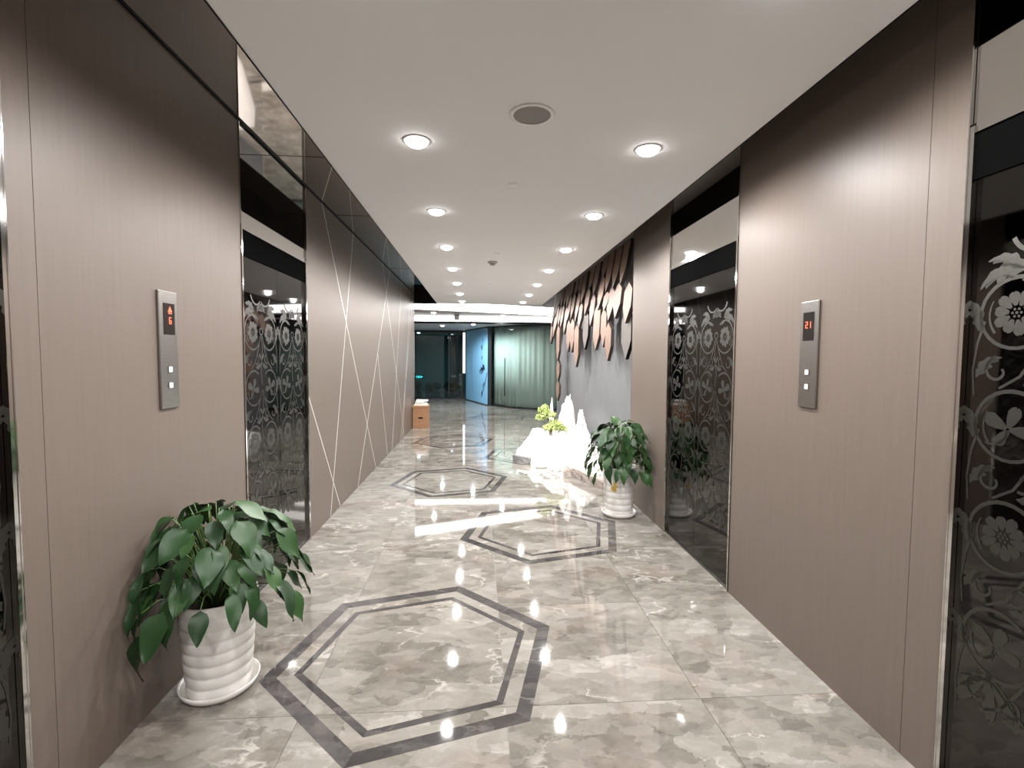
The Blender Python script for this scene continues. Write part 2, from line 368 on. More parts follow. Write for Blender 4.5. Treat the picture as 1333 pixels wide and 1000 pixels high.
def motif(mb, uc, s, v0, y0):
    """one column of flower roundels; uc = column axis, s = +1/-1 towards the leaf's own centre line"""
    rows = [1.645, 1.298, .951, .604]
    for k, z in enumerate(rows):
        r = .108
        ribbon(mb, arc(uc, z, r, 90 - s * 40, 90 + s * 250, 22), .013, .010, y0)
        ribbon(mb, arc(uc + s * .012, z - .002, r * .86, 90 + s * 62, 90 + s * 128, 9), .004, .009, y0)
        if k % 2 == 0:
            for q in range(10): blob(mb, petal(uc, z, .022, .066 + .006 * (q % 2), .034, 36 * q + 8), y0)
            for q in range(6):
                a = math.radians(60 * q); blob(mb, [(uc + .0125 * math.cos(a) + .0045 * math.cos(b), z + .0125 * math.sin(a) + .0045 * math.sin(b)) for b in [PI / 3 * t for t in range(6)]], y0)
            blob(mb, [(uc + .005 * math.cos(b), z + .005 * math.sin(b)) for b in [PI / 3 * t for t in range(6)]], y0)
        else:                                            # lily: three broad curled petals and a stem
            for a, L, w in ((90 - s * 20, .075, .042), (90 + s * 62, .082, .046), (90 - s * 95, .078, .04), (90 + s * 150, .06, .036)): blob(mb, petal(uc - s * .006, z - .01, .004, L, w, a), y0)
            ribbon(mb, arc(uc - s * .055, z - .012, .05, -90 + s * 90, -90 - s * 20, 10), .012, .006, y0)
        # curls and acanthus leaves between the roundels
        zc = z - .173
        ribbon(mb, arc(uc - s * .045, zc - .005, .045, 90 + s * 10, 90 + s * 300, 14, .012), .011, .008, y0)
        ribbon(mb, arc(uc + s * .05, zc + .01, .036, 270 - s * 30, 270 + s * 270, 14, .010), .010, .007, y0)
        blob(mb, acanthus(uc - s * .112, z - .05, 90 - s * 4, .10, s), y0)
        blob(mb, acanthus(uc - s * .115, z - .20, 90 - s * 20, .085, -s), y0)
        ribbon(mb, [(uc - s * .118, z - .26), (uc - s * .126, z - .18), (uc - s * .115, z - .09), (uc - s * .095, z - .02)], .006, .010, y0)
        blob(mb, acanthus(uc + s * .03, zc - .045, 90 - s * 100, .075, s), y0)
        ribbon(mb, [(uc + s * .105, z - .02), (uc + s * .075, z - .10), (uc + s * .02, zc - .02), (uc - s * .04, zc - .06)], .011, .008, y0)
    # crown of leaves at the top, tuft at the bottom
    for a, L in ((90 + s * 78, .12), (90 + s * 40, .10)): blob(mb, acanthus(uc + s * .02, 1.775, a, L, s), y0)
    blob(mb, acanthus(uc + s * .06, 1.80, 90 - s * 70, .10, -s), y0)
    ribbon(mb, arc(uc + s * .055, 1.90, .08, 270 - s * 70, 270 + s * 45, 12), .014, .010, y0)
    blob(mb, petal(uc + s * .01, 1.742, .0, .05, .017, 90 - s * 100), y0)
    for a, L in ((270 - s * 35, .17), (270 + s * 5, .15), (270 + s * 42, .13)): blob(mb, petal(uc - s * .02, .50, .0, L, .045, a), y0)
    ribbon(mb, [(uc - s * .11, .45), (uc - s * .06, .475), (uc, .48), (uc + s * .1, .40)], .012, .008, y0)
LEAF_W = .53
def etched_mesh():
    mb = MB(); motif(mb, -.118, 1, 0, -.0006); motif(mb, .118, -1, 0, -.0006)
    for z in (1.47, 1.12, .78):                           # spine of the leaf
        ribbon(mb, [(0, z + .16), (.014, z + .08), (0, z), (-.014, z - .08), (0, z - .16)], .007, .012, -.0006)
        for s in (-1, 1): blob(mb, petal(0, z, .0, .055, .02, 90 + s * 38), -.0006)
    ribbon(mb, arc(0, 1.655, .022, 0, 360, 16), .008, .008, -.0006)
    me = bpy.data.meshes.new('etched_pattern'); me.from_pydata(mb.v, [], mb.f); me.update(); me.materials.append(MAT['etch']); return me
ETCH = None
def door_unit(n, side, y0, y1):
    """local frame: u along +x (0..w), -y faces the corridor, z up"""
    global ETCH
    w = y1 - y0
    d = empty('door_%d' % n, (XL if side < 0 else XR, y1 if side < 0 else y0, 0), (0, 0, -PI / 2 if side < 0 else PI / 2))
    # side<0: local +x -> -Y world, local -y -> ... keep the corridor on local -y for both
    if side < 0: d.location = (XL, y0, 0); d.rotation_euler = (0, 0, PI / 2)
    struct(d)
    q = -1 if side > 0 else 1                             # sign of local y that points to the corridor
    # for side<0 rot +90: local y -> world -X (into the wall), corridor is local -y; for side>0 rot +90 too: corridor (-X) is local +y
    c = -1 if side < 0 else 1
    def b(name, x0, x1, a, e, z0, z1, m, p=d):            # a,e are distances in front of (+) the wall face
        lo, hi = sorted((c * a, c * e)); return box(name, x0, x1, lo, hi, z0, z1, m, p)
    b('back_plate', 0, w, -.10, -.06, 0, ZS, 'black')
    b('header_mirror', .004, w - .004, -.06, -.006, HEAD_Z + .012, ZS - .001, 'mirror')
    for x0, x1 in ((0, .018), (w - .018, w)):
        b('jamb_trim', x0, x1, -.06, .004, 0, HEAD_Z, 'chrome')
        b('corner_bead', x0 if x0 == 0 else x1 - .004, .004 if x0 == 0 else x1, -.004, .006, 0, ZS - .001, 'chrome')
    b('head_trim', .018, w - .018, -.06, -.002, HEAD_Z - .02, HEAD_Z + .012, 'chrome')
    b('transom', .018, w - .018, -.06, -.010, DOOR_Z, HEAD_Z - .02, 'black_glass')
    b('sill', .018, w - .018, -.06, -.008, 0, .012, 'steel')
    lw = (w - .036) / 2
    for k in range(2):
        x0 = .018 + k * lw
        lf = b('door_leaf', x0 + .0015, x0 + lw - .0015, -.055, -.016, .014, DOOR_Z - .003, 'black_mirror')
        if ETCH is None: ETCH = etched_mesh()
        e = bpy.data.objects.new('etched_pattern', ETCH); COL.objects.link(e); e.parent = lf
        e.location = (x0 + lw / 2, c * -.0155, 0); e.scale = (lw / LEAF_W, -c, 1)
        e['kind'] = 'stuff'
    return d
DW = [door_unit(1, -1, *DOORS_Y[0]), door_unit(2, -1, *DOORS_Y[1]), door_unit(3, 1, *DOORS_Y[0]), door_unit(4, 1, *DOORS_Y[1])]

# ================================================================== CALL PANELS
SEG = {'6': 'acdefg', '2': 'abdeg', '1': 'bc'}
def digit(mb, ch, u, v, h, c, y):
    w = h * .55; t = h * .13; m = h / 2
    S = {'a': (0, w, h - t, h), 'd': (0, w, 0, t), 'g': (0, w, m - t / 2, m + t / 2), 'f': (0, t, m, h), 'e': (0, t, 0, m), 'b': (w - t, w, m, h), 'c': (w - t, w, 0, m)}
    for s in SEG[ch]:
        a, b, p, q = S[s]; lo, hi = sorted((c * y, c * (y + .0006))); mb.box(u + a, u + b, lo, hi, v + p, v + q)
def call_panel(side, ya, label):
    # local x runs along +Y world
    o = empty('elevator_call_panel', (XL if side < 0 else XR, ya, 1.265), (0, 0, PI / 2)); c = -1 if side < 0 else 1
    def b(name, x0, x1, a, e, z0, z1, m, p=o):
        lo, hi = sorted((c * a, c * e)); return box(name, x0, x1, lo, hi, z0, z1, m, p)
    w, h = .127, .515
    fp = b('face_plate', 0, w, .0005, .012, 0, h, 'steel')
    bev = fp.modifiers.new('bevel', 'BEVEL'); bev.width = .003; bev.segments = 2
    dsp = b('display', .028, w - .022, .012, .0135, .325, .462, 'display')
    mb = MB(); y = .0135; mir = -1 if side < 0 else 1
    if side < 0:                                          # reads with +Y to the right of the viewer
        digit(mb, '6', .064, .372, .03, c, y)
        lo, hi = sorted((c * y, c * (y + .0006)))
        mb.prism([(.057, lo, .424), (.087, lo, .424), (.072, lo, .450)], (0, hi - lo, 0)); mb.box(.060, .084, lo, hi, .4165, .4205)
    else:
        t = MB(); digit(t, '2', 0, 0, .032, c, y); digit(t, '1', .022, 0, .032, c, y)
        k = len(mb.v); mb.v += [(.087 - x, yy, z + .385) for x, yy, z in t.v]; mb.f += [tuple(k + i for i in f[::-1]) for f in t.f]
    mb.build('red_digits', 'led_red', dsp)
    for z in (.172, .102):
        r = b('button', w / 2 - .014, w / 2 + .014, .012, .015, z - .014, z + .014, 'chrome')
        b('button_light', w / 2 - .010, w / 2 + .010, .015, .0165, z - .011, z + .011, 'button', r)
    return tag(o, label, 'call panel', 'elevator call panels')
call_panel(-1, 2.212, 'brushed steel call panel showing red 6 and up arrow on left wall')
call_panel(1, 2.222, 'brushed steel call panel showing red 21 on right wall')

# ================================================================== CEILING FITTINGS
ORD = ['nearest', 'second nearest', 'third nearest', 'fourth nearest', 'fifth nearest', 'sixth nearest', 'farthest']
ring_me = lens_me = None
def downlight(x, y, z, label, group, energy, spot=True, col=(1, .982, .968)):
    global ring_me, lens_me
    o = empty('recessed_downlight', (x, y, z))
    if ring_me is None:
        a = MB().lathe([(.060, .0), (.074, -.0005), (.075, -.003), (.063, -.005), (.060, -.003)], 32).build('trim_ring', 'trim_white', o, True); ring_me = a.data
        a2 = MB().lathe([(.0001, -.034), (.020, -.0325), (.040, -.027), (.054, -.018), (.0615, -.008), (.062, -.001)], 28).build('lens', 'lens', o, True); lens_me = a2.data  # lens bulges into a dome to imitate the round glare
    else:
        for nm, me in (('trim_ring', ring_me), ('lens', lens_me)):
            a = bpy.data.objects.new(nm, me); COL.objects.link(a); a.parent = o
    lamp('downlight_lamp', 'SPOT', (0, 0, -.045), energy, col, o, spot_size=math.radians(172), spot_blend=.47, shadow_soft_size=.04)
    return tag(o, label, 'downlight', group)
LY = [2.714 + 1.265 * k for k in range(6)] + [10.24]
for k, y in enumerate(LY):
    downlight(-.328, y, ZC, 'lit recessed downlight, %s of the left ceiling row' % ORD[k], 'corridor downlights', DOWN_W)
    downlight(.932, y, ZC, 'lit recessed downlight, %s of the right ceiling row' % ORD[k], 'corridor downlights', DOWN_W)
for k in range(1, 5):
    for x, sd in ((-.328, 'left'), (.932, 'right')): downlight(x, 2.714 - 1.265 * k, ZC, 'overhead downlight of the %s row, %s behind its nearest visible one' % (sd, ['first', 'second', 'third', 'fourth'][k - 1]), 'downlights overhead', DOWN_W * .7)
o = empty('ceiling_speaker', (.253, 2.385, ZC))
MB().lathe([(.088, 0), (.108, 0), (.110, -.004), (.100, -.007), (.088, -.005)], 40).build('rim', 'trim_white', o, True)
MB().lathe([(.0001, -.0045), (.060, -.0042), (.0885, -.003), (.0885, -.001), (.0001, -.001)], 40).build('grille', 'grille', o)
tag(o, 'round ceiling speaker with grey grille and white rim', 'speaker')
for nm, x, y, lab in (('sprinkler_cover', .231, 3.335, 'flat round white sprinkler cover just beyond the ceiling speaker'),
                      ('sprinkler_cover', .205, 5.53, 'flat round white sprinkler cover just before the smoke detector'),
                      ('sprinkler_cover', .214, 7.83, 'flat round white sprinkler cover beyond the smoke detector')):
    c_ = MB().lathe([(.0001, -.006), (.034, -.005), (.036, -.003), (.036, 0), (.0001, 0)], 28).build(nm, 'trim_white', None, True); c_.location = (x, y, ZC)
    tag(c_, lab, 'sprinkler cover', 'sprinkler covers')
o = empty('smoke_detector', (.173, 6.0, ZC))
MB().lathe([(.0001, 0), (.058, 0), (.058, -.014), (.046, -.022), (.0001, -.022)], 28).build('base', 'plastic_grey', o)
MB().lathe([(.0001, -.020), (.034, -.021), (.030, -.040), (.015, -.046), (.0001, -.047)], 24).build('sensor_dome', 'plastic_grey', o, True)
tag(o, 'grey domed smoke detector in middle of ceiling', 'smoke detector')

# ================================================================== POTTED PLANTS
def leaf_mesh(name, L, Wd, droop, fold, rnd):
    n, v, f = 9, [], []
    for i in range(n + 1):
        t = i / n
        w = Wd / 2 * (math.sin(PI * t ** .72) ** .85 if 0 < t < 1 else 0) * (1.08 - .35 * t) + .004
        if i == n: w = .0008
        a = droop * t * t * 1.1; x = L * (t - .12 * droop * t ** 3); z = -L * (.45 * droop * t * t) + .02 * math.sin(5 * t + rnd) * L
        for s in (-1, -.55, 0, .55, 1):
            wav = .035 * L * math.sin(9 * t + rnd + s * 2) * abs(s)
            v.append((x, s * w, z + fold * abs(s) * w + wav))
    for i in range(n):
        for k in range(4): f.append((i * 5 + k, i * 5 + k + 1, i * 5 + k + 6, i * 5 + k + 5))
    me = bpy.data.meshes.new(name); me.from_pydata(v, [], f); me.update(); me.shade_smooth(); me.materials.append(MAT['leaf']); return me
LEAVES = [leaf_mesh('leaf', 1, .46 + .06 * (k % 3), .35 + .22 * (k % 4), .10 + .06 * (k % 3), k * 1.7) for k in range(8)]
POT_PROF = [(.128, .006)]
def pot_profile(h, r0, r1, ribs):
    p = [(.0001, .008), (r0 * .94, .008)]; n = 72
    for i in range(n + 1):
        t = i / n; z = .008 + (h - .008) * t; amp = .0065 * (1 - .75 * max(0, (t - .68) / .32))
        ph = (t * ribs) % 1.0
        p.append((r0 + (r1 - r0) * t + amp * (abs(math.sin(PI * ph)) ** .7) - .004, z))
    p += [(r1 + .004, h + .004), (r1 - .004, h + .005), (r1 - .014, h - .002), (r1 - .016, h - .05), (.0001, h - .05)]
    return p
def potted_plant(loc, wall_x, wall_side, label, seed, nleaf, reach, h=.44, sticker=False, top=.88, extra=()):
    rr = random.Random(seed); o = empty('potted_plant', loc)
    MB().lathe([(.0001, .002), (.138, .002), (.156, .020), (.164, .042), (.160, .044), (.152, .026), (.134, .0085), (.0001, .0085)], 44).build('saucer', 'pot', o, True)
    pot = MB().lathe(pot_profile(h, .128, .160, 8.0), 48).build('pot', 'pot', o, True)
    pot.location.z = .0015
    MB().lathe([(.0001, h - .048), (.05, h - .034), (.144, h - .046), (.144, h - .052), (.0001, h - .052)], 32).build('soil', 'soil', o, True)
    if sticker:
        s = MB()
        for a0, a1, z0, z1 in ((-.10, .10, .255, .345), (-.02, .20, .30, .312), (-.26, -.05, .262, .30)):
            n = len(s.v)
            for a in (a0, a1):
                for z in (z0, z1):
                    t = z / h; r_ = .128 + .032 * t + .0042; ang = -PI / 2 - .55 + a; s.v.append((r_ * math.cos(ang), r_ * math.sin(ang), z))
            s.f.append((n, n + 2, n + 3, n + 1))
        s.build('gold_sticker', 'gold', pot)
    wx = wall_x - loc[0]
    placed = []
    for i in range(nleaf):
        t = (i + .5) / nleaf; az = i * 2.39996 + rr.uniform(-.35, .35)
        r_ = reach * (.20 + .80 * math.sqrt(t)) * rr.uniform(.86, 1.08) * .62
        zz = (top - .04) - (top - .50) * (t ** 1.25) + rr.uniform(-.035, .035)
        placed.append((az, r_, zz, .55 + .9 * t))
    for e in extra: placed.append(e)
    for az, r_, zz, down in placed:
        d = Vector((math.cos(az), math.sin(az), 0))
        P = Vector((r_ * d.x, r_ * d.y, zz))
        lim = .035
        if wall_side < 0 and P.x < wx + lim: P.x = wx + lim + rr.uniform(0, .05)
        if wall_side > 0 and P.x > wx - lim: P.x = wx - lim - rr.uniform(0, .05)
        L = rr.uniform(.125, .195); roll = rr.uniform(-.5, .5)
        dirv = Vector((d.x, d.y, -down * rr.uniform(.75, 1.15) + .15)).normalized()
        tip = P + dirv * L
        if wall_side < 0 and tip.x < wx + .02: dirv.x = max(dirv.x, 0) + (wx + .02 - P.x) / L * .9; dirv.normalize()
        if wall_side > 0 and tip.x > wx - .02: dirv.x = min(dirv.x, 0) + (wx - .02 - P.x) / L * .9; dirv.normalize()
        up = Vector((0, 0, 1)); side = up.cross(dirv)
        side = side.normalized() if side.length > 1e-4 else Vector((0, 1, 0)); nn = dirv.cross(side)
        side2 = side * math.cos(roll) + nn * math.sin(roll); nn2 = dirv.cross(side2)
        ws = L * rr.uniform(.92, 1.15)
        if wall_side < 0:
            while ws > .04 and P.x + (dirv * L * .5).x - abs(side2.x) * ws * .3 < wx + .004: ws *= .8
        else:
            while ws > .04 and P.x + (dirv * L * .5).x + abs(side2.x) * ws * .3 > wx - .004: ws *= .8
        lf = bpy.data.objects.new('leaf', LEAVES[rr.randrange(8)]); COL.objects.link(lf); lf.parent = o
        M = Matrix((dirv * L, side2 * ws, nn2 * L)).transposed().to_4x4(); M.translation = P
        xs_ = [(M @ v_.co).x for v_ in lf.data.vertices]
        if wall_side < 0: M.translation.x += max(0, wx + .006 - min(xs_))
        else: M.translation.x -= max(0, max(xs_) - (wx - .006))
        lf.matrix_local = M; P = M.translation.copy()
        # petiole
        base = Vector((.05 * d.x * rr.uniform(.2, 1), .05 * d.y, h - .05)); mid = base.lerp(P, .55) + Vector((0, 0, .10 + .05 * rr.random()))
        mid.x = max(wx + .02, mid.x) if wall_side < 0 else min(wx - .02, mid.x)
        pts = [base.lerp(mid, k / 4).lerp(mid.lerp(P, k / 4), k / 4) for k in range(5)]
        MB().tube(pts, [.0038, .0034, .003, .0026, .002], 5).build('leaf_stalk', 'stem', o, True)
    return tag(o, label, 'plant', 'potted plants by the elevators')
potted_plant((-1.165, 2.245, 0), XL, -1, 'leafy green plant in white ribbed pot beside left wall', 11, 118, .53, h=.43, top=.86,
             extra=((1.2, .03, .80, -.35), (2.6, .05, .80, .1), (.2, .06, .78, .15)))
potted_plant((1.352, 4.56, 0), XR, 1, 'leafy plant in pale ribbed pot with gold sticker beside right wall', 23, 104, .47, h=.47, sticker=True, top=.92,
             extra=((2.0, .03, .86, -.9), (1.0, .06, .84, -.8), (.3, .08, .80, -.6)))

# ================================================================== FEATURE WALL WITH HANGING BOARDS
FX = XR + .19
wf = struct(box('wall_feature', FX, FX + .2, 5.06, 11.0, 0, ZS + .2, 'feature'))
box('shadow_gap', XR + .004, FX, 5.0605, 5.078, 0, ZS, 'black', wf)
box('wall_end', FX - .005, FX + .2, 11.0, 11.01, 0, ZS, 'plain_wall', wf)
def board(yc, w, zt, zb, xt, xb, m='wood'):
    """elongated hexagon hanging on the feature wall, its foot standing proud of its head"""
    h = zt - zb; tt, tb = min(.09, h * .2), min(.20, h * .38)
    pts = [(0, zt), (.5, zt - tt), (.5, zb + tb), (0, zb), (-.5, zb + tb), (-.5, zt - tt)]
    if zt > 2.8: pts = [(.5, zt), (.5, zb + tb), (0, zb), (-.5, zb + tb), (-.5, zt)]
    P = [(xb + (xt - xb) * (z - zb) / h, yc + u * w, z) for u, z in pts]
    o_ = MB().prism(P, (.04, 0, 0)).build('wood_board', [m, 'wood_edge' if m == 'wood' else 'black'], wf)
    for i, pl in enumerate(o_.data.polygons): pl.material_index = 1 if i > 1 else 0
    return o_
# (y, width, top, bottom, front x at the top, front x at the bottom, material): shingled, the lower ends stand out
BOARD_DATA = [
    (5.286, 0.284, 2.325, 1.878, 1.637, 1.597, 'wood'),
    (5.398, 0.360, 2.026, 1.485, 1.649, 1.643, 'grey_board'),
    (5.598, 0.246, 2.840, 2.338, 1.706, 1.625, 'wood'),
    (5.654, 0.291, 2.376, 1.956, 1.632, 1.585, 'wood'),
    (5.942, 0.270, 2.840, 2.342, 1.714, 1.633, 'wood'),
    (5.977, 0.288, 2.377, 1.953, 1.641, 1.593, 'wood'),
    (5.963, 0.272, 1.936, 1.463, 1.595, 1.589, 'wood'),
    (6.225, 0.266, 2.840, 2.332, 1.702, 1.620, 'wood'),
    (6.210, 0.252, 2.346, 2.097, 1.640, 1.597, 'wood'),
    (6.219, 0.275, 2.137, 1.638, 1.605, 1.593, 'wood'),
    (6.517, 0.270, 2.605, 2.135, 1.671, 1.594, 'wood'),
    (6.517, 0.270, 2.840, 2.575, 1.702, 1.656, 'wood'),
    (6.634, 0.360, 2.223, 1.605, 1.621, 1.597, 'wood'),
    (6.959, 0.270, 2.418, 1.948, 1.647, 1.593, 'wood'),
    (6.959, 0.270, 2.840, 2.388, 1.706, 1.632, 'wood'),
    (7.323, 0.270, 2.551, 2.131, 1.659, 1.590, 'wood'),
    (7.323, 0.270, 2.840, 2.521, 1.714, 1.660, 'wood'),
    (7.433, 0.360, 2.217, 1.628, 1.647, 1.623, 'grey_board'),
    (7.743, 0.270, 2.380, 1.960, 1.637, 1.589, 'wood'),
    (7.743, 0.270, 2.840, 2.350, 1.702, 1.623, 'wood'),
    (8.096, 0.270, 2.602, 2.082, 1.678, 1.597, 'wood'),
    (8.096, 0.270, 2.840, 2.572, 1.710, 1.664, 'wood'),
    (7.917, 0.360, 2.038, 1.348, 1.595, 1.589, 'wood'),
    (8.454, 0.270, 2.620, 2.160, 1.669, 1.594, 'wood'),
    (8.454, 0.270, 2.840, 2.590, 1.714, 1.671, 'wood'),
    (8.332, 0.350, 2.167, 1.589, 1.609, 1.593, 'wood'),
    (8.823, 0.270, 2.620, 2.160, 1.673, 1.598, 'wood'),
    (8.823, 0.270, 2.840, 2.590, 1.702, 1.659, 'wood'),
    (8.697, 0.360, 2.168, 1.606, 1.613, 1.597, 'wood'),
    (9.117, 0.270, 2.459, 1.939, 1.653, 1.593, 'wood'),
    (9.117, 0.270, 2.840, 2.429, 1.706, 1.638, 'wood'),
    (9.469, 0.270, 2.529, 2.059, 1.655, 1.585, 'wood'),
    (9.469, 0.270, 2.840, 2.499, 1.714, 1.657, 'wood'),
    (9.821, 0.270, 2.546, 2.126, 1.666, 1.597, 'wood'),
    (9.821, 0.270, 2.840, 2.516, 1.706, 1.651, 'wood'),
    (9.748, 0.360, 2.139, 1.434, 1.597, 1.585, 'wood'),
    (9.767, 0.360, 1.440, 1.033, 1.603, 1.597, 'wood'),
    (9.758, 0.360, 1.043, 0.632, 1.599, 1.593, 'wood'),
    (10.138, 0.270, 2.586, 2.066, 1.668, 1.589, 'wood'),
    (10.138, 0.270, 2.840, 2.556, 1.702, 1.653, 'wood'),
    (10.444, 0.270, 2.389, 1.919, 1.646, 1.597, 'wood'),
    (10.444, 0.270, 2.840, 2.359, 1.710, 1.632, 'wood'),
    (10.713, 0.270, 2.216, 1.796, 1.612, 1.589, 'wood'),
    (10.713, 0.270, 2.840, 2.186, 1.702, 1.598, 'wood')]
for bd in BOARD_DATA: board(*bd)

# ================================================================== ROCKERY
def rock(name, loc, size, seed, label, m='rock', peak=0.0, rough=.22, sub=4, group='rockery stones', rot=0.0, cat='rock'):
    bm = bmesh.new(); bmesh.ops.create_icosphere(bm, subdivisions=sub, radius=1.0)
    off = Vector((seed * 3.7, seed * 1.3, seed * 2.1))
    for v in bm.verts:
        p = v.co.copy(); n1 = noise.fractal(p * 1.3 + off, .9, 2.1, 4); n2 = noise.cell(p * 2.0 + off)
        r_ = 1 + rough * n1 + rough * .22 * (n2 - .5)
        q = p * r_
        if peak: 
            t = max(0, min(1, (q.z + .6) / 1.6)); k = 1 - peak * t ** .8
            k *= 1 + .35 * rough * (noise.noise(Vector((q.x * 2.2, q.y * 2.2, q.z * 5)) + off) + .6 * noise.noise(Vector((q.x * 5, q.y * 5, q.z * 9)) + off)) * 2; q.x *= k; q.y *= k
        q.z = max(q.z, -.55); v.co = Vector((q.x * size[0], q.y * size[1], (q.z + .55) / 1.55 * size[2]))
    me = bpy.data.meshes.new(name); bm.to_mesh(me); bm.free(); me.materials.append(MAT[m])
    o_ = bpy.data.objects.new(name, me); COL.objects.link(o_); o_.location = loc; o_.rotation_euler.z = rot
    return tag(o_, label, cat, group)
# gravel bed with a rounded outline, edged with stones
BED = [(1.655, 5.42), (1.46, 5.47), (1.34, 5.80), (1.20, 6.22), (.98, 6.60), (.72, 6.82), (.54, 7.06), (.60, 7.55), (.80, 8.2), (1.02, 8.9), (1.30, 9.5), (1.655, 9.7)]
def bed_mesh():
    v, f = [], []; cxy = (1.5, 7.3); rings = 9; k = len(BED)
    dense = []
    for i in range(k - 1):
        for t in range(6): dense.append((BED[i][0] + (BED[i + 1][0] - BED[i][0]) * t / 6, BED[i][1] + (BED[i + 1][1] - BED[i][1]) * t / 6))
    dense.append(BED[-1])
    for j in range(rings + 1):
        s = j / rings
        for x, y in dense:
            px_, py_ = cxy[0] + (x - cxy[0]) * s * .97, cxy[1] + (y - cxy[1]) * s * .985
            px_ = min(px_, 1.66)
            z = .26 * (1 - s ** 2.2) + .028 * noise.fractal(Vector((px_ * 4, py_ * 4, 0)), 1, 2, 3) + .05
            v.append((px_, py_, max(.012, z)))
    n = len(dense)
    for j in range(rings):
        for i in range(n - 1): f.append((j * n + i, (j + 1) * n + i, (j + 1) * n + i + 1, j * n + i + 1))
    m0 = len(v)
    for x, y in dense: v.append((min(cxy[0] + (x - cxy[0]) * .97, 1.66), cxy[1] + (y - cxy[1]) * .985, .001))
    for i in range(n - 1): f.append((rings * n + i, m0 + i, m0 + i + 1, rings * n + i + 1))
    return v, f
v, f = bed_mesh()
tag(mesh_obj('gravel_bed', v, f, 'gravel', None, True), 'bright white gravel mound under the rockery', 'gravel', kind='stuff')
def edge_stone(p, q, h, dep, m, label, seed):
    p, q = Vector((*p, 0)), Vector((*q, 0)); L = (q - p).length - .008; o_ = bpy.data.objects.new('edging_stone', None)
    bm = bmesh.new(); bmesh.ops.create_cube(bm, size=1); bmesh.ops.subdivide_edges(bm, edges=bm.edges[:], cuts=3, use_grid_fill=True)
    for v_ in bm.verts:
        c_ = v_.co; c_ *= 1 - .10 * (Vector((c_.x, c_.y, c_.z)).length - .6)
        v_.co = Vector((c_.x * L, c_.y * dep, (c_.z + .5) * h)) + Vector((noise.noise(c_ * 3 + Vector((seed, 0, 0))), noise.noise(c_ * 3 + Vector((0, seed, 0))), 0 if c_.z < -.4 else noise.noise(c_ * 3 + Vector((0, 0, seed))))) * .012
        v_.co.z = max(v_.co.z, 0)
    me = bpy.data.meshes.new('edging_stone'); bm.to_mesh(me); bm.free(); me.materials.append(MAT[m])
    o_ = bpy.data.objects.new('edging_stone', me); COL.objects.link(o_); o_.location = (p + q) / 2; o_.rotation_euler.z = math.atan2(q.y - p.y, q.x - p.x)
    return tag(o_, label, 'stone', 'rockery edging stones')
EDGE = [(1.47, 5.44), (1.385, 5.66), (1.305, 5.88), (1.235, 6.10), (1.155, 6.30)]
EL = ['pinkish edging stone of the rockery, right behind the plant pot', 'pinkish edging stone, second from the plant pot', 'pinkish edging stone, third from the plant pot', 'pinkish edging stone, farthest from the plant pot, at the left end']
for i in range(4): edge_stone(EDGE[i], EDGE[i + 1], .105, .09, 'edging', EL[i], i + 1.3)
edge_stone((.735, 6.80), (.525, 7.04), .095, .07, 'dark_stone', 'dark grey flat edging stone at left tip of rockery', 9.1)
rock('rock', (.88, 6.62, 0), (.10, .085, .085), 5, 'small rounded white cobble in front of dark edging stone', rot=.4, sub=3)
rock('rock', (1.05, 6.42, 0), (.075, .06, .055), 6, 'tiny white cobble halfway along rockery front edge', sub=3)
rock('rock', (1.315, 7.15, .12), (.155, .17, .84), 1, 'tall white rock pinnacle, highest of the rockery', peak=.42, rough=.34)
rock('rock', (1.46, 6.80, .10), (.17, .22, .60), 2, 'white rock peak right of the tallest pinnacle', peak=.50, rough=.42)
rock('rock', (1.20, 7.90, .10), (.055, .06, .80), 3, 'slender white rock needle behind the bonsai', peak=.55, rough=.18)
rock('rock', (1.40, 6.35, .06), (.22, .22, .42), 4, 'broad white boulder low in front of the right peak', peak=.35, rough=.26)
rock('rock', (1.12, 6.85, .10), (.26, .22, .34), 7, 'broad white boulder at foot of tallest pinnacle', peak=.35, rough=.28)
rock('rock', (.92, 7.42, .08), (.25, .28, .36), 8, 'sloping white boulder left of the bonsai', peak=.45, rough=.22)
rock('rock', (.72, 7.12, .04), (.17, .17, .17), 10, 'low white boulder near left tip of the rockery', peak=.2, rough=.22)
rock('rock', (1.50, 5.72, .04), (.11, .13, .26), 12, 'grey-white jagged rock directly behind the right plant pot', peak=.4, rough=.3)
rock('rock', (1.26, 6.26, .05), (.10, .10, .20), 14, 'small pointed white rock behind the edging stones', peak=.45, rough=.25)
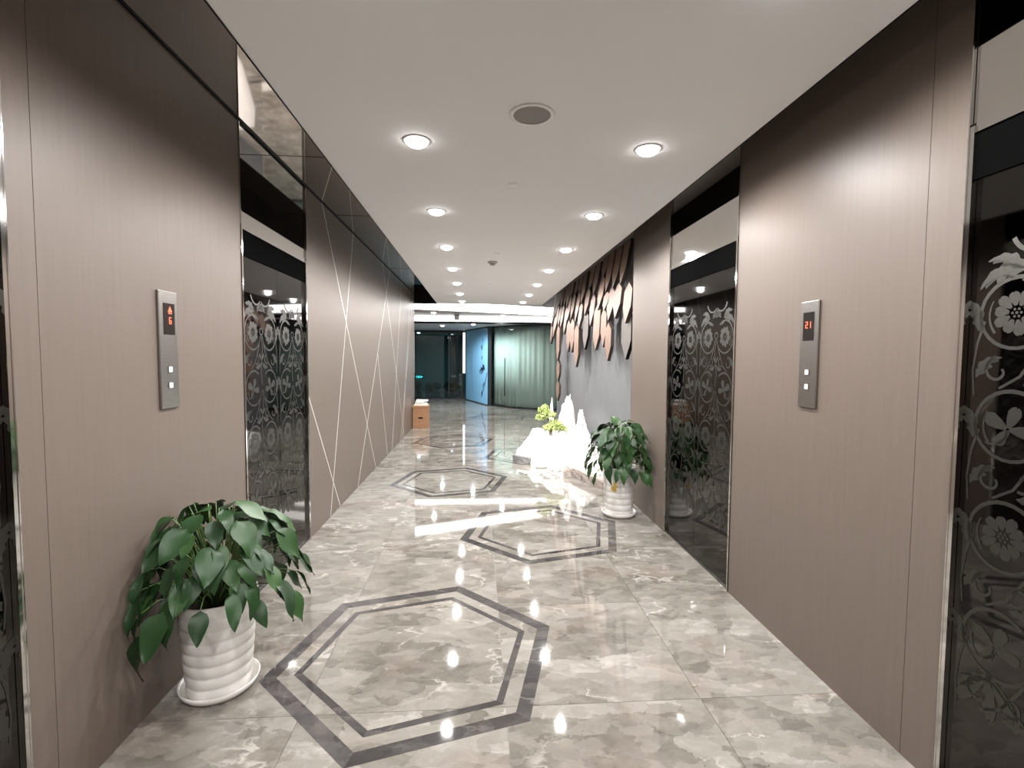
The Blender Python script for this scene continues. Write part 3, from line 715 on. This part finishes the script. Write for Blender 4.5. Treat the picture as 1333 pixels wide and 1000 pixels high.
# bonsai
bo = empty('bonsai_tree', (1.06, 6.98, .30))
tr = MB(); tr.tube([(0, 0, -.06), (.01, -.02, .05), (-.015, -.02, .11), (0, 0, .18), (-.03, .02, .27), (-.07, .05, .36)], [.032, .026, .022, .018, .014, .008], 8)
tr.tube([(0, 0, .16), (.05, -.02, .20), (.10, -.03, .23)], [.014, .010, .006], 6); tr.tube([(-.01, 0, .12), (-.05, -.03, .17), (-.08, -.05, .2)], [.012, .009, .005], 6)
tr.build('trunk', 'bark', bo, True)
def foliage(blobs, n, name, parent, seed, m, size=.022):
    rr = random.Random(seed); v, f = [], []
    for (bx, by, bz, rx, rz) in blobs:
        for _ in range(n):
            a, u = rr.uniform(0, 2 * PI), rr.uniform(-1, 1); q = rr.uniform(.55, 1.0); s_ = math.sqrt(1 - u * u)
            c_ = Vector((bx + rx * q * s_ * math.cos(a), by + rx * q * s_ * math.sin(a), bz + rz * q * u))
            E_ = Euler((rr.uniform(-1.2, 1.2), rr.uniform(-1.2, 1.2), rr.uniform(0, 6.3))).to_matrix(); L = size * rr.uniform(.7, 1.3); k = len(v)
            for p in ((-L, 0, 0), (0, -L * .5, .003), (L, 0, 0), (0, L * .5, .003)): v.append(tuple(c_ + E_ @ Vector(p)))
            f.append((k, k + 1, k + 2, k + 3))
    o_ = mesh_obj(name, v, f, m, parent); o_['kind'] = 'stuff'; return o_
foliage([(-.10, .03, .44, .10, .06), (-.05, .0, .38, .13, .05), (-.14, .05, .34, .09, .04), (-.09, .04, .49, .05, .03)], 190, 'foliage', bo, 3, 'bonsai')
foliage([(.05, -.03, .25, .12, .06), (.0, -.03, .20, .13, .05), (.13, -.03, .20, .09, .04)], 210, 'foliage', bo, 4, 'bonsai')
tag(bo, 'small bright green bonsai tree among the white rocks', 'bonsai')

# accent lamps of the corridor aimed at the rockery (adjustable heads in the left downlight row)
for y, e in ((3.979, 1.0), (2.714, .8)):
    s_ = lamp('accent_spot_lamp', 'SPOT', (-.328, y, ZC - .03), ROCK_W * e, (1, .98, .95), None, spot_size=math.radians(24 if y > 3 else 18), spot_blend=.55, shadow_soft_size=.03)
    aim(s_, (1.22, 6.95, .30))

# ================================================================== CARDBOARD BOX
o = empty('cardboard_box', (-1.20, 10.50, 0))
MB().box(-.155, .165, -.16, .17, 0, .44).build('carton', 'card', o)
MB().box(-.165, .175, -.17, .18, .44, .475).build('lid', 'card', o)
MB().box(-.040, .055, -.1615, -.158, .205, .235).build('handle_slot', 'black', o)
MB().box(-.1565, -.154, -.158, .168, .002, .438).build('dark_side_panel', 'card_side', o)
tag(o, 'brown cardboard box with black handle slot at end of left wall', 'box')
for k in range(4):
    p_ = box('paper_stack', -1.33 + .012 * k, -1.06 - .03 * (k % 3), 10.40 + .02 * (k % 2), 10.62, .4755 + .028 * k, .4755 + .028 * k + .0275, 'paper')
    tag(p_, ['white paper pad lying directly on the cardboard box lid', 'second white paper pad from bottom on cardboard box', 'third white paper pad from bottom on cardboard box', 'topmost white paper pad on the cardboard box'][k], 'paper pad', 'paper pads on the box')

# ================================================================== LOBBY BEYOND THE CORRIDOR
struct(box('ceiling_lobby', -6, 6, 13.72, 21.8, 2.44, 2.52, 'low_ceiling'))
struct(MB().prism([(-6, 9.95, 2.605), (-3.0, 11.2, 2.605), (-1.5, 11.85, 2.605), (.2, 12.5, 2.605), (1.9, 13.2, 2.605), (2.9, 13.55, 2.605), (6, 13.56, 2.605), (6, 13.60, 2.605), (-6, 13.60, 2.605)], (0, 0, .02)).build('ceiling_soffit', 'soffit'))
BX = [(-6.0, 9.9), (-3.0, 11.15), (-1.5, 11.8), (.2, 12.45), (1.9, 13.15), (3.0, 13.5)]
def cove(name, path, z0, z1, label, d=.05):
    mb = MB()
    for (xa, ya), (xb, yb) in zip(path[:-1], path[1:]):
        mb.prism([(xa, ya, z0), (xb, yb, z0), (xb, yb, z1), (xa, ya, z1)], (0, d, 0))
    return tag(mb.build(name, 'cove'), label, 'cove light', 'lobby cove lights')
cove('cove_fascia', [(-3.0, 11.15), (-1.5, 11.8), (.2, 12.45), (1.9, 13.15), (2.9, 13.5)], 2.63, 2.83, 'upper slanting white fascia over the lobby, made to glow with cove light')
cove('cove_fascia', [(-6, 13.62), (2.2, 13.62)], 2.475, 2.595, 'lower straight white fascia over the lobby, made to glow with cove light')
struct(MB().prism([(-3.0, 11.16, 2.83), (-1.5, 11.81, 2.83), (.2, 12.46, 2.83), (1.9, 13.16, 2.83), (2.9, 13.51, 2.83), (6, 13.6, 2.83), (6, 13.7, 2.83), (-6, 13.7, 2.83), (-6, 11.16, 2.83)], (0, 0, .29)).build('ceiling_tray', 'white'))
struct(box('trim_5', -6, 6, 13.60, 13.72, 2.415, 2.474, 'frame_black'))
struct(box('wall_lobby_left', -6.2, -6, 10.5, 22, 0, 3.12, 'plain_wall'))
struct(box('wall_lobby_right', 6, 6.2, 10.5, 22, 0, 3.12, 'plain_wall'))
struct(box('wall_lobby_front_left', -6, XL - .3, 10.60, YEND - .01, 0, 3.12, 'plain_wall'))
struct(box('wall_lobby_front_right', FX + .2, 6, 10.80, 11.0, 0, 3.12, 'plain_wall'))
struct(box('wall_lobby_back', -6, 6, 21.8, 22, 0, 3.12, 'teal_wall'))
for x, y, lab in ((-.13, 14.15, 'small lobby ceiling downlight in front of the blue door'), (-1.06, 14.85, 'small lobby ceiling downlight in front of the dark glass')):
    downlight(x, y, 2.44, lab, 'lobby downlights', 210, col=(.85, .95, 1.0))
for x, y, lab in ((-1.10, 12.45, 'soffit downlight between the cove bands, left one'), (.66, 13.05, 'soffit downlight between the cove bands, right one')):
    downlight(x, y, 2.605, lab, 'lobby soffit downlights', 85)
o = empty('surface_downlight', (-.56, 13.3, 2.605))
MB().lathe([(.0001, 0), (.07, 0), (.07, -.13), (.0001, -.13)], 24).build('housing', 'trim_white', o)
MB().lathe([(.0001, -.1305), (.06, -.1305), (.06, -.135), (.0001, -.135)], 24).build('lens', 'lens', o)
tag(o, 'white cylindrical surface-mounted downlight hanging below the lobby cove', 'downlight')
downlight(-2.3, 19.4, 2.44, 'added unseen downlight for the dark room behind the smoked glass', None, 55, col=(.75, .95, 1.0))  # added lamp, out of view, lifts the dark room behind the glass
# smoked glass front (window_1)
w1 = struct(empty('window_1', (0, 17.62, 0)))
GX = [-4.6, -3.4, -2.2, -1.02, -.56]
for a, b_ in zip(GX[:-1], GX[1:]):
    box('pane', a + .02, b_ - .02, -.008, .008, .05, 2.36, 'pane_dark', w1)
for x in GX: box('mullion', x - .02, x + .02, -.03, .03, 0, 2.44, 'frame_black', w1)
box('head_rail', GX[0], GX[-1], -.035, .035, 2.36, 2.44, 'frame_black', w1); box('bottom_rail', GX[0], GX[-1], -.03, .03, 0, .05, 'frame_black', w1)
o = empty('bright_slit_panel', (-.49, 17.56, .93))  # glowing panel put in for the bright gap beside the glass
box('glow_panel', -.030, .034, -.012, .0, 0, 1.43, 'daylight', o); box('glow_panel_back', -.04, .044, .0, .03, -.02, 1.45, 'frame_black', o)
tag(o, 'tall bright slit, a glowing panel between dark glass and blue door', 'light strip')
# planter row dimly seen behind the smoked glass
for k in range(5):
    x = -3.75 + .70 * k
    o = empty('planter', (x, 18.35, 0))
    MB().prism([(-.27, -.15, 0), (.27, -.15, 0), (.27, .15, 0), (-.27, .15, 0)], (0, 0, .22)).build('trough', 'frame_black', o)
    foliage([(-.15, 0, .38, .17, .16), (.12, .02, .42, .18, .15), (.0, -.03, .30, .22, .10)], 150, 'foliage', o, 30 + k, 'dark_leaf', .06)
    tag(o, ['dark leafy planter behind the smoked glass, leftmost one', 'dark leafy planter behind the smoked glass, second from left', 'dark leafy planter behind the smoked glass, middle one', 'dark leafy planter behind the smoked glass, second from right', 'dark leafy planter behind the smoked glass, nearest the bright slit'][k], 'planter', 'planters behind the glass')
o = empty('exit_sign', (-2.14, 18.05, .70))
MB().box(-.20, .20, 0, .02, 0, .14).build('sign_plate', 'frame_black', o); MB().box(-.01, .01, .003, .017, -.70, 0).build('post', 'frame_black', o)
a_ = MB(); a_.box(-.04, .04, -.002, 0, .03, .11); a_.prism([(-.06, 0, .02), (-.06, 0, .12), (-.16, 0, .07)], (0, -.002, 0)); a_.prism([(.06, 0, .02), (.16, 0, .07), (.06, 0, .12)], (0, -.002, 0)); a_.build('arrows', 'cyan', o)
tag(o, 'small glowing cyan arrow sign behind the smoked glass', 'sign')
# blue frosted glass door with bamboo print (door_5)
bl, br_ = Vector((-.42, 17.35, 0)), Vector((.30, 15.20, 0)); dd = (br_ - bl); bw_ = dd.length
d5 = struct(empty('door_5', bl, (0, 0, math.atan2(dd.y, dd.x))))
gl = box('glass_leaf', .02, bw_ - .02, 0, .014, .03, 2.40, 'blue_glass', d5)
box('head_rail', 0, bw_, -.02, .035, 2.40, 2.46, 'frame_black', d5); box('bottom_rail', 0, bw_, -.015, .03, 0, .03, 'frame_black', d5)
ik = MB(); ikp = MB()
def stroke(mb, pts, w0, w1):
    k0 = len(mb.v); ribbon(mb, pts, w0, w1, -.0008)
def bleaf(mb, u, v_, ang, L, w):
    a = math.radians(ang); n = Vector((-math.sin(a), math.cos(a))); d_ = Vector((math.cos(a), math.sin(a))); c_ = Vector((u, v_))
    blob(mb, [tuple(c_ + d_ * (L * t) + n * (w * s)) for t, s in ((0, 0), (.3, .5), (.6, .4), (1, 0), (.6, -.4), (.3, -.5))], -.0008)
U = bw_
for u, v_, a, L, w in ((.86, 1.28, 235, .42, .16), (.80, 1.16, 200, .30, .10), (.90, 1.10, 150, .34, .12), (.74, 1.22, 260, .30, .09), (.76, 1.72, 95, .20, .12), (.77, 1.55, 265, .14, .1), (.80, 1.98, 80, .16, .05), (.78, .42, 255, .22, .12), (.86, .72, 230, .26, .07), (.66, 1.1, 300, .2, .06)):
    bleaf(ik, u * U, v_, a, L, w)
stroke(ik, [(.98 * U, 1.02), (.93 * U, .80), (.85 * U, .58), (.76 * U, .30)], .05, .03); stroke(ik, [(.96 * U, .95), (.90 * U, .62), (.80 * U, .36)], .03, .02)
stroke(ik, [(.80 * U, 2.0), (.76 * U, 1.6), (.80 * U, 1.2)], .012, .014)
for k in range(9):
    for q in range(3): bleaf(ikp, (.22 + .05 * q + .02 * (k % 2)) * U, 1.62 - .085 * k, 40 + 70 * ((k + q) % 3), .07, .03)
stroke(ikp, [(.32 * U, 2.0), (.30 * U, 1.2), (.34 * U, .3)], .02, .03)
ik.build('bamboo_print', 'ink', gl); ikp.build('faint_print', 'ink_pale', gl)
# black post and curtained glass front (window_2)
struct(box('trim_6', .325, .415, 15.08, 15.20, 0, 2.46, 'frame_black'))
w2 = struct(empty('window_2', (0, 0, 0)))
CP = [(.42, 15.15), (1.09, 14.10), (1.80, 13.75), (2.9, 13.45), (4.2, 13.75)]
CP = [(.42, 15.15), (1.10, 14.25), (1.82, 13.86), (3.0, 13.80), (4.4, 13.80)]
for i, ((xa, ya), (xb, yb)) in enumerate(zip(CP[:-1], CP[1:])):
    d_ = Vector((xb - xa, yb - ya, 0)); n_ = Vector((-d_.y, d_.x, 0)).normalized() * .012
    MB().prism([(xa, ya, .04), (xb, yb, .04), (xb, yb, 2.40), (xa, ya, 2.40)], n_).build('pane', 'pane_clear', w2)
    MB().prism([(xa, ya, 2.40), (xb, yb, 2.40), (xb, yb, 2.46), (xa, ya, 2.46)], n_ * 4).build('head_rail', 'frame_black', w2)
    MB().prism([(xa, ya, .0), (xb, yb, .0), (xb, yb, .04), (xa, ya, .04)], n_ * 3).build('bottom_rail', 'frame_black', w2)
def curtain(p, q, label, seed):
    p, q = Vector((*p, 0)), Vector((*q, 0)); d_ = q - p; L = d_.length; d_.normalize(); n_ = Vector((-d_.y, d_.x, 0)); v, f = [], []; k = 90
    for i in range(k + 1):
        t = i / k; wv = .011 * math.sin(t * L * 2 * PI / .16 + seed) + .012 * math.sin(t * L * 2 * PI / .43 + 2 * seed)
        b0 = p + d_ * (L * t) + n_ * (.09 + wv)
        v += [(b0.x, b0.y, .05 + .012 * math.sin(t * 5 + seed)), (b0.x, b0.y, 2.41)]
    for i in range(k): f.append((2 * i, 2 * i + 2, 2 * i + 3, 2 * i + 1))
    o_ = mesh_obj('curtain', v, f, 'curtain', None, True); sm = o_.modifiers.new('solid', 'SOLIDIFY'); sm.thickness = .004
    return tag(o_, label, 'curtain', 'lobby curtains')
curtain(CP[0], CP[1], 'pale green curtain behind glass, next to the black post', 1.0)
curtain(CP[1], CP[2], 'pale green curtain behind glass, partly hidden by the wooden boards', 2.2)
curtain(CP[2], CP[3], 'pale green curtain behind glass, hidden behind the feature wall', 3.1)
o = MB().tube([(.80, 14.60, .35), (.80, 14.60, 1.48)], .014, 10).build('pull_handle', 'frame_black', w2)
# lobby general light
for x, y in ((-2.2, 12.9), (2.2, 12.4), (-2.4, 15.6), (1.1, 13.4)): 
    pass
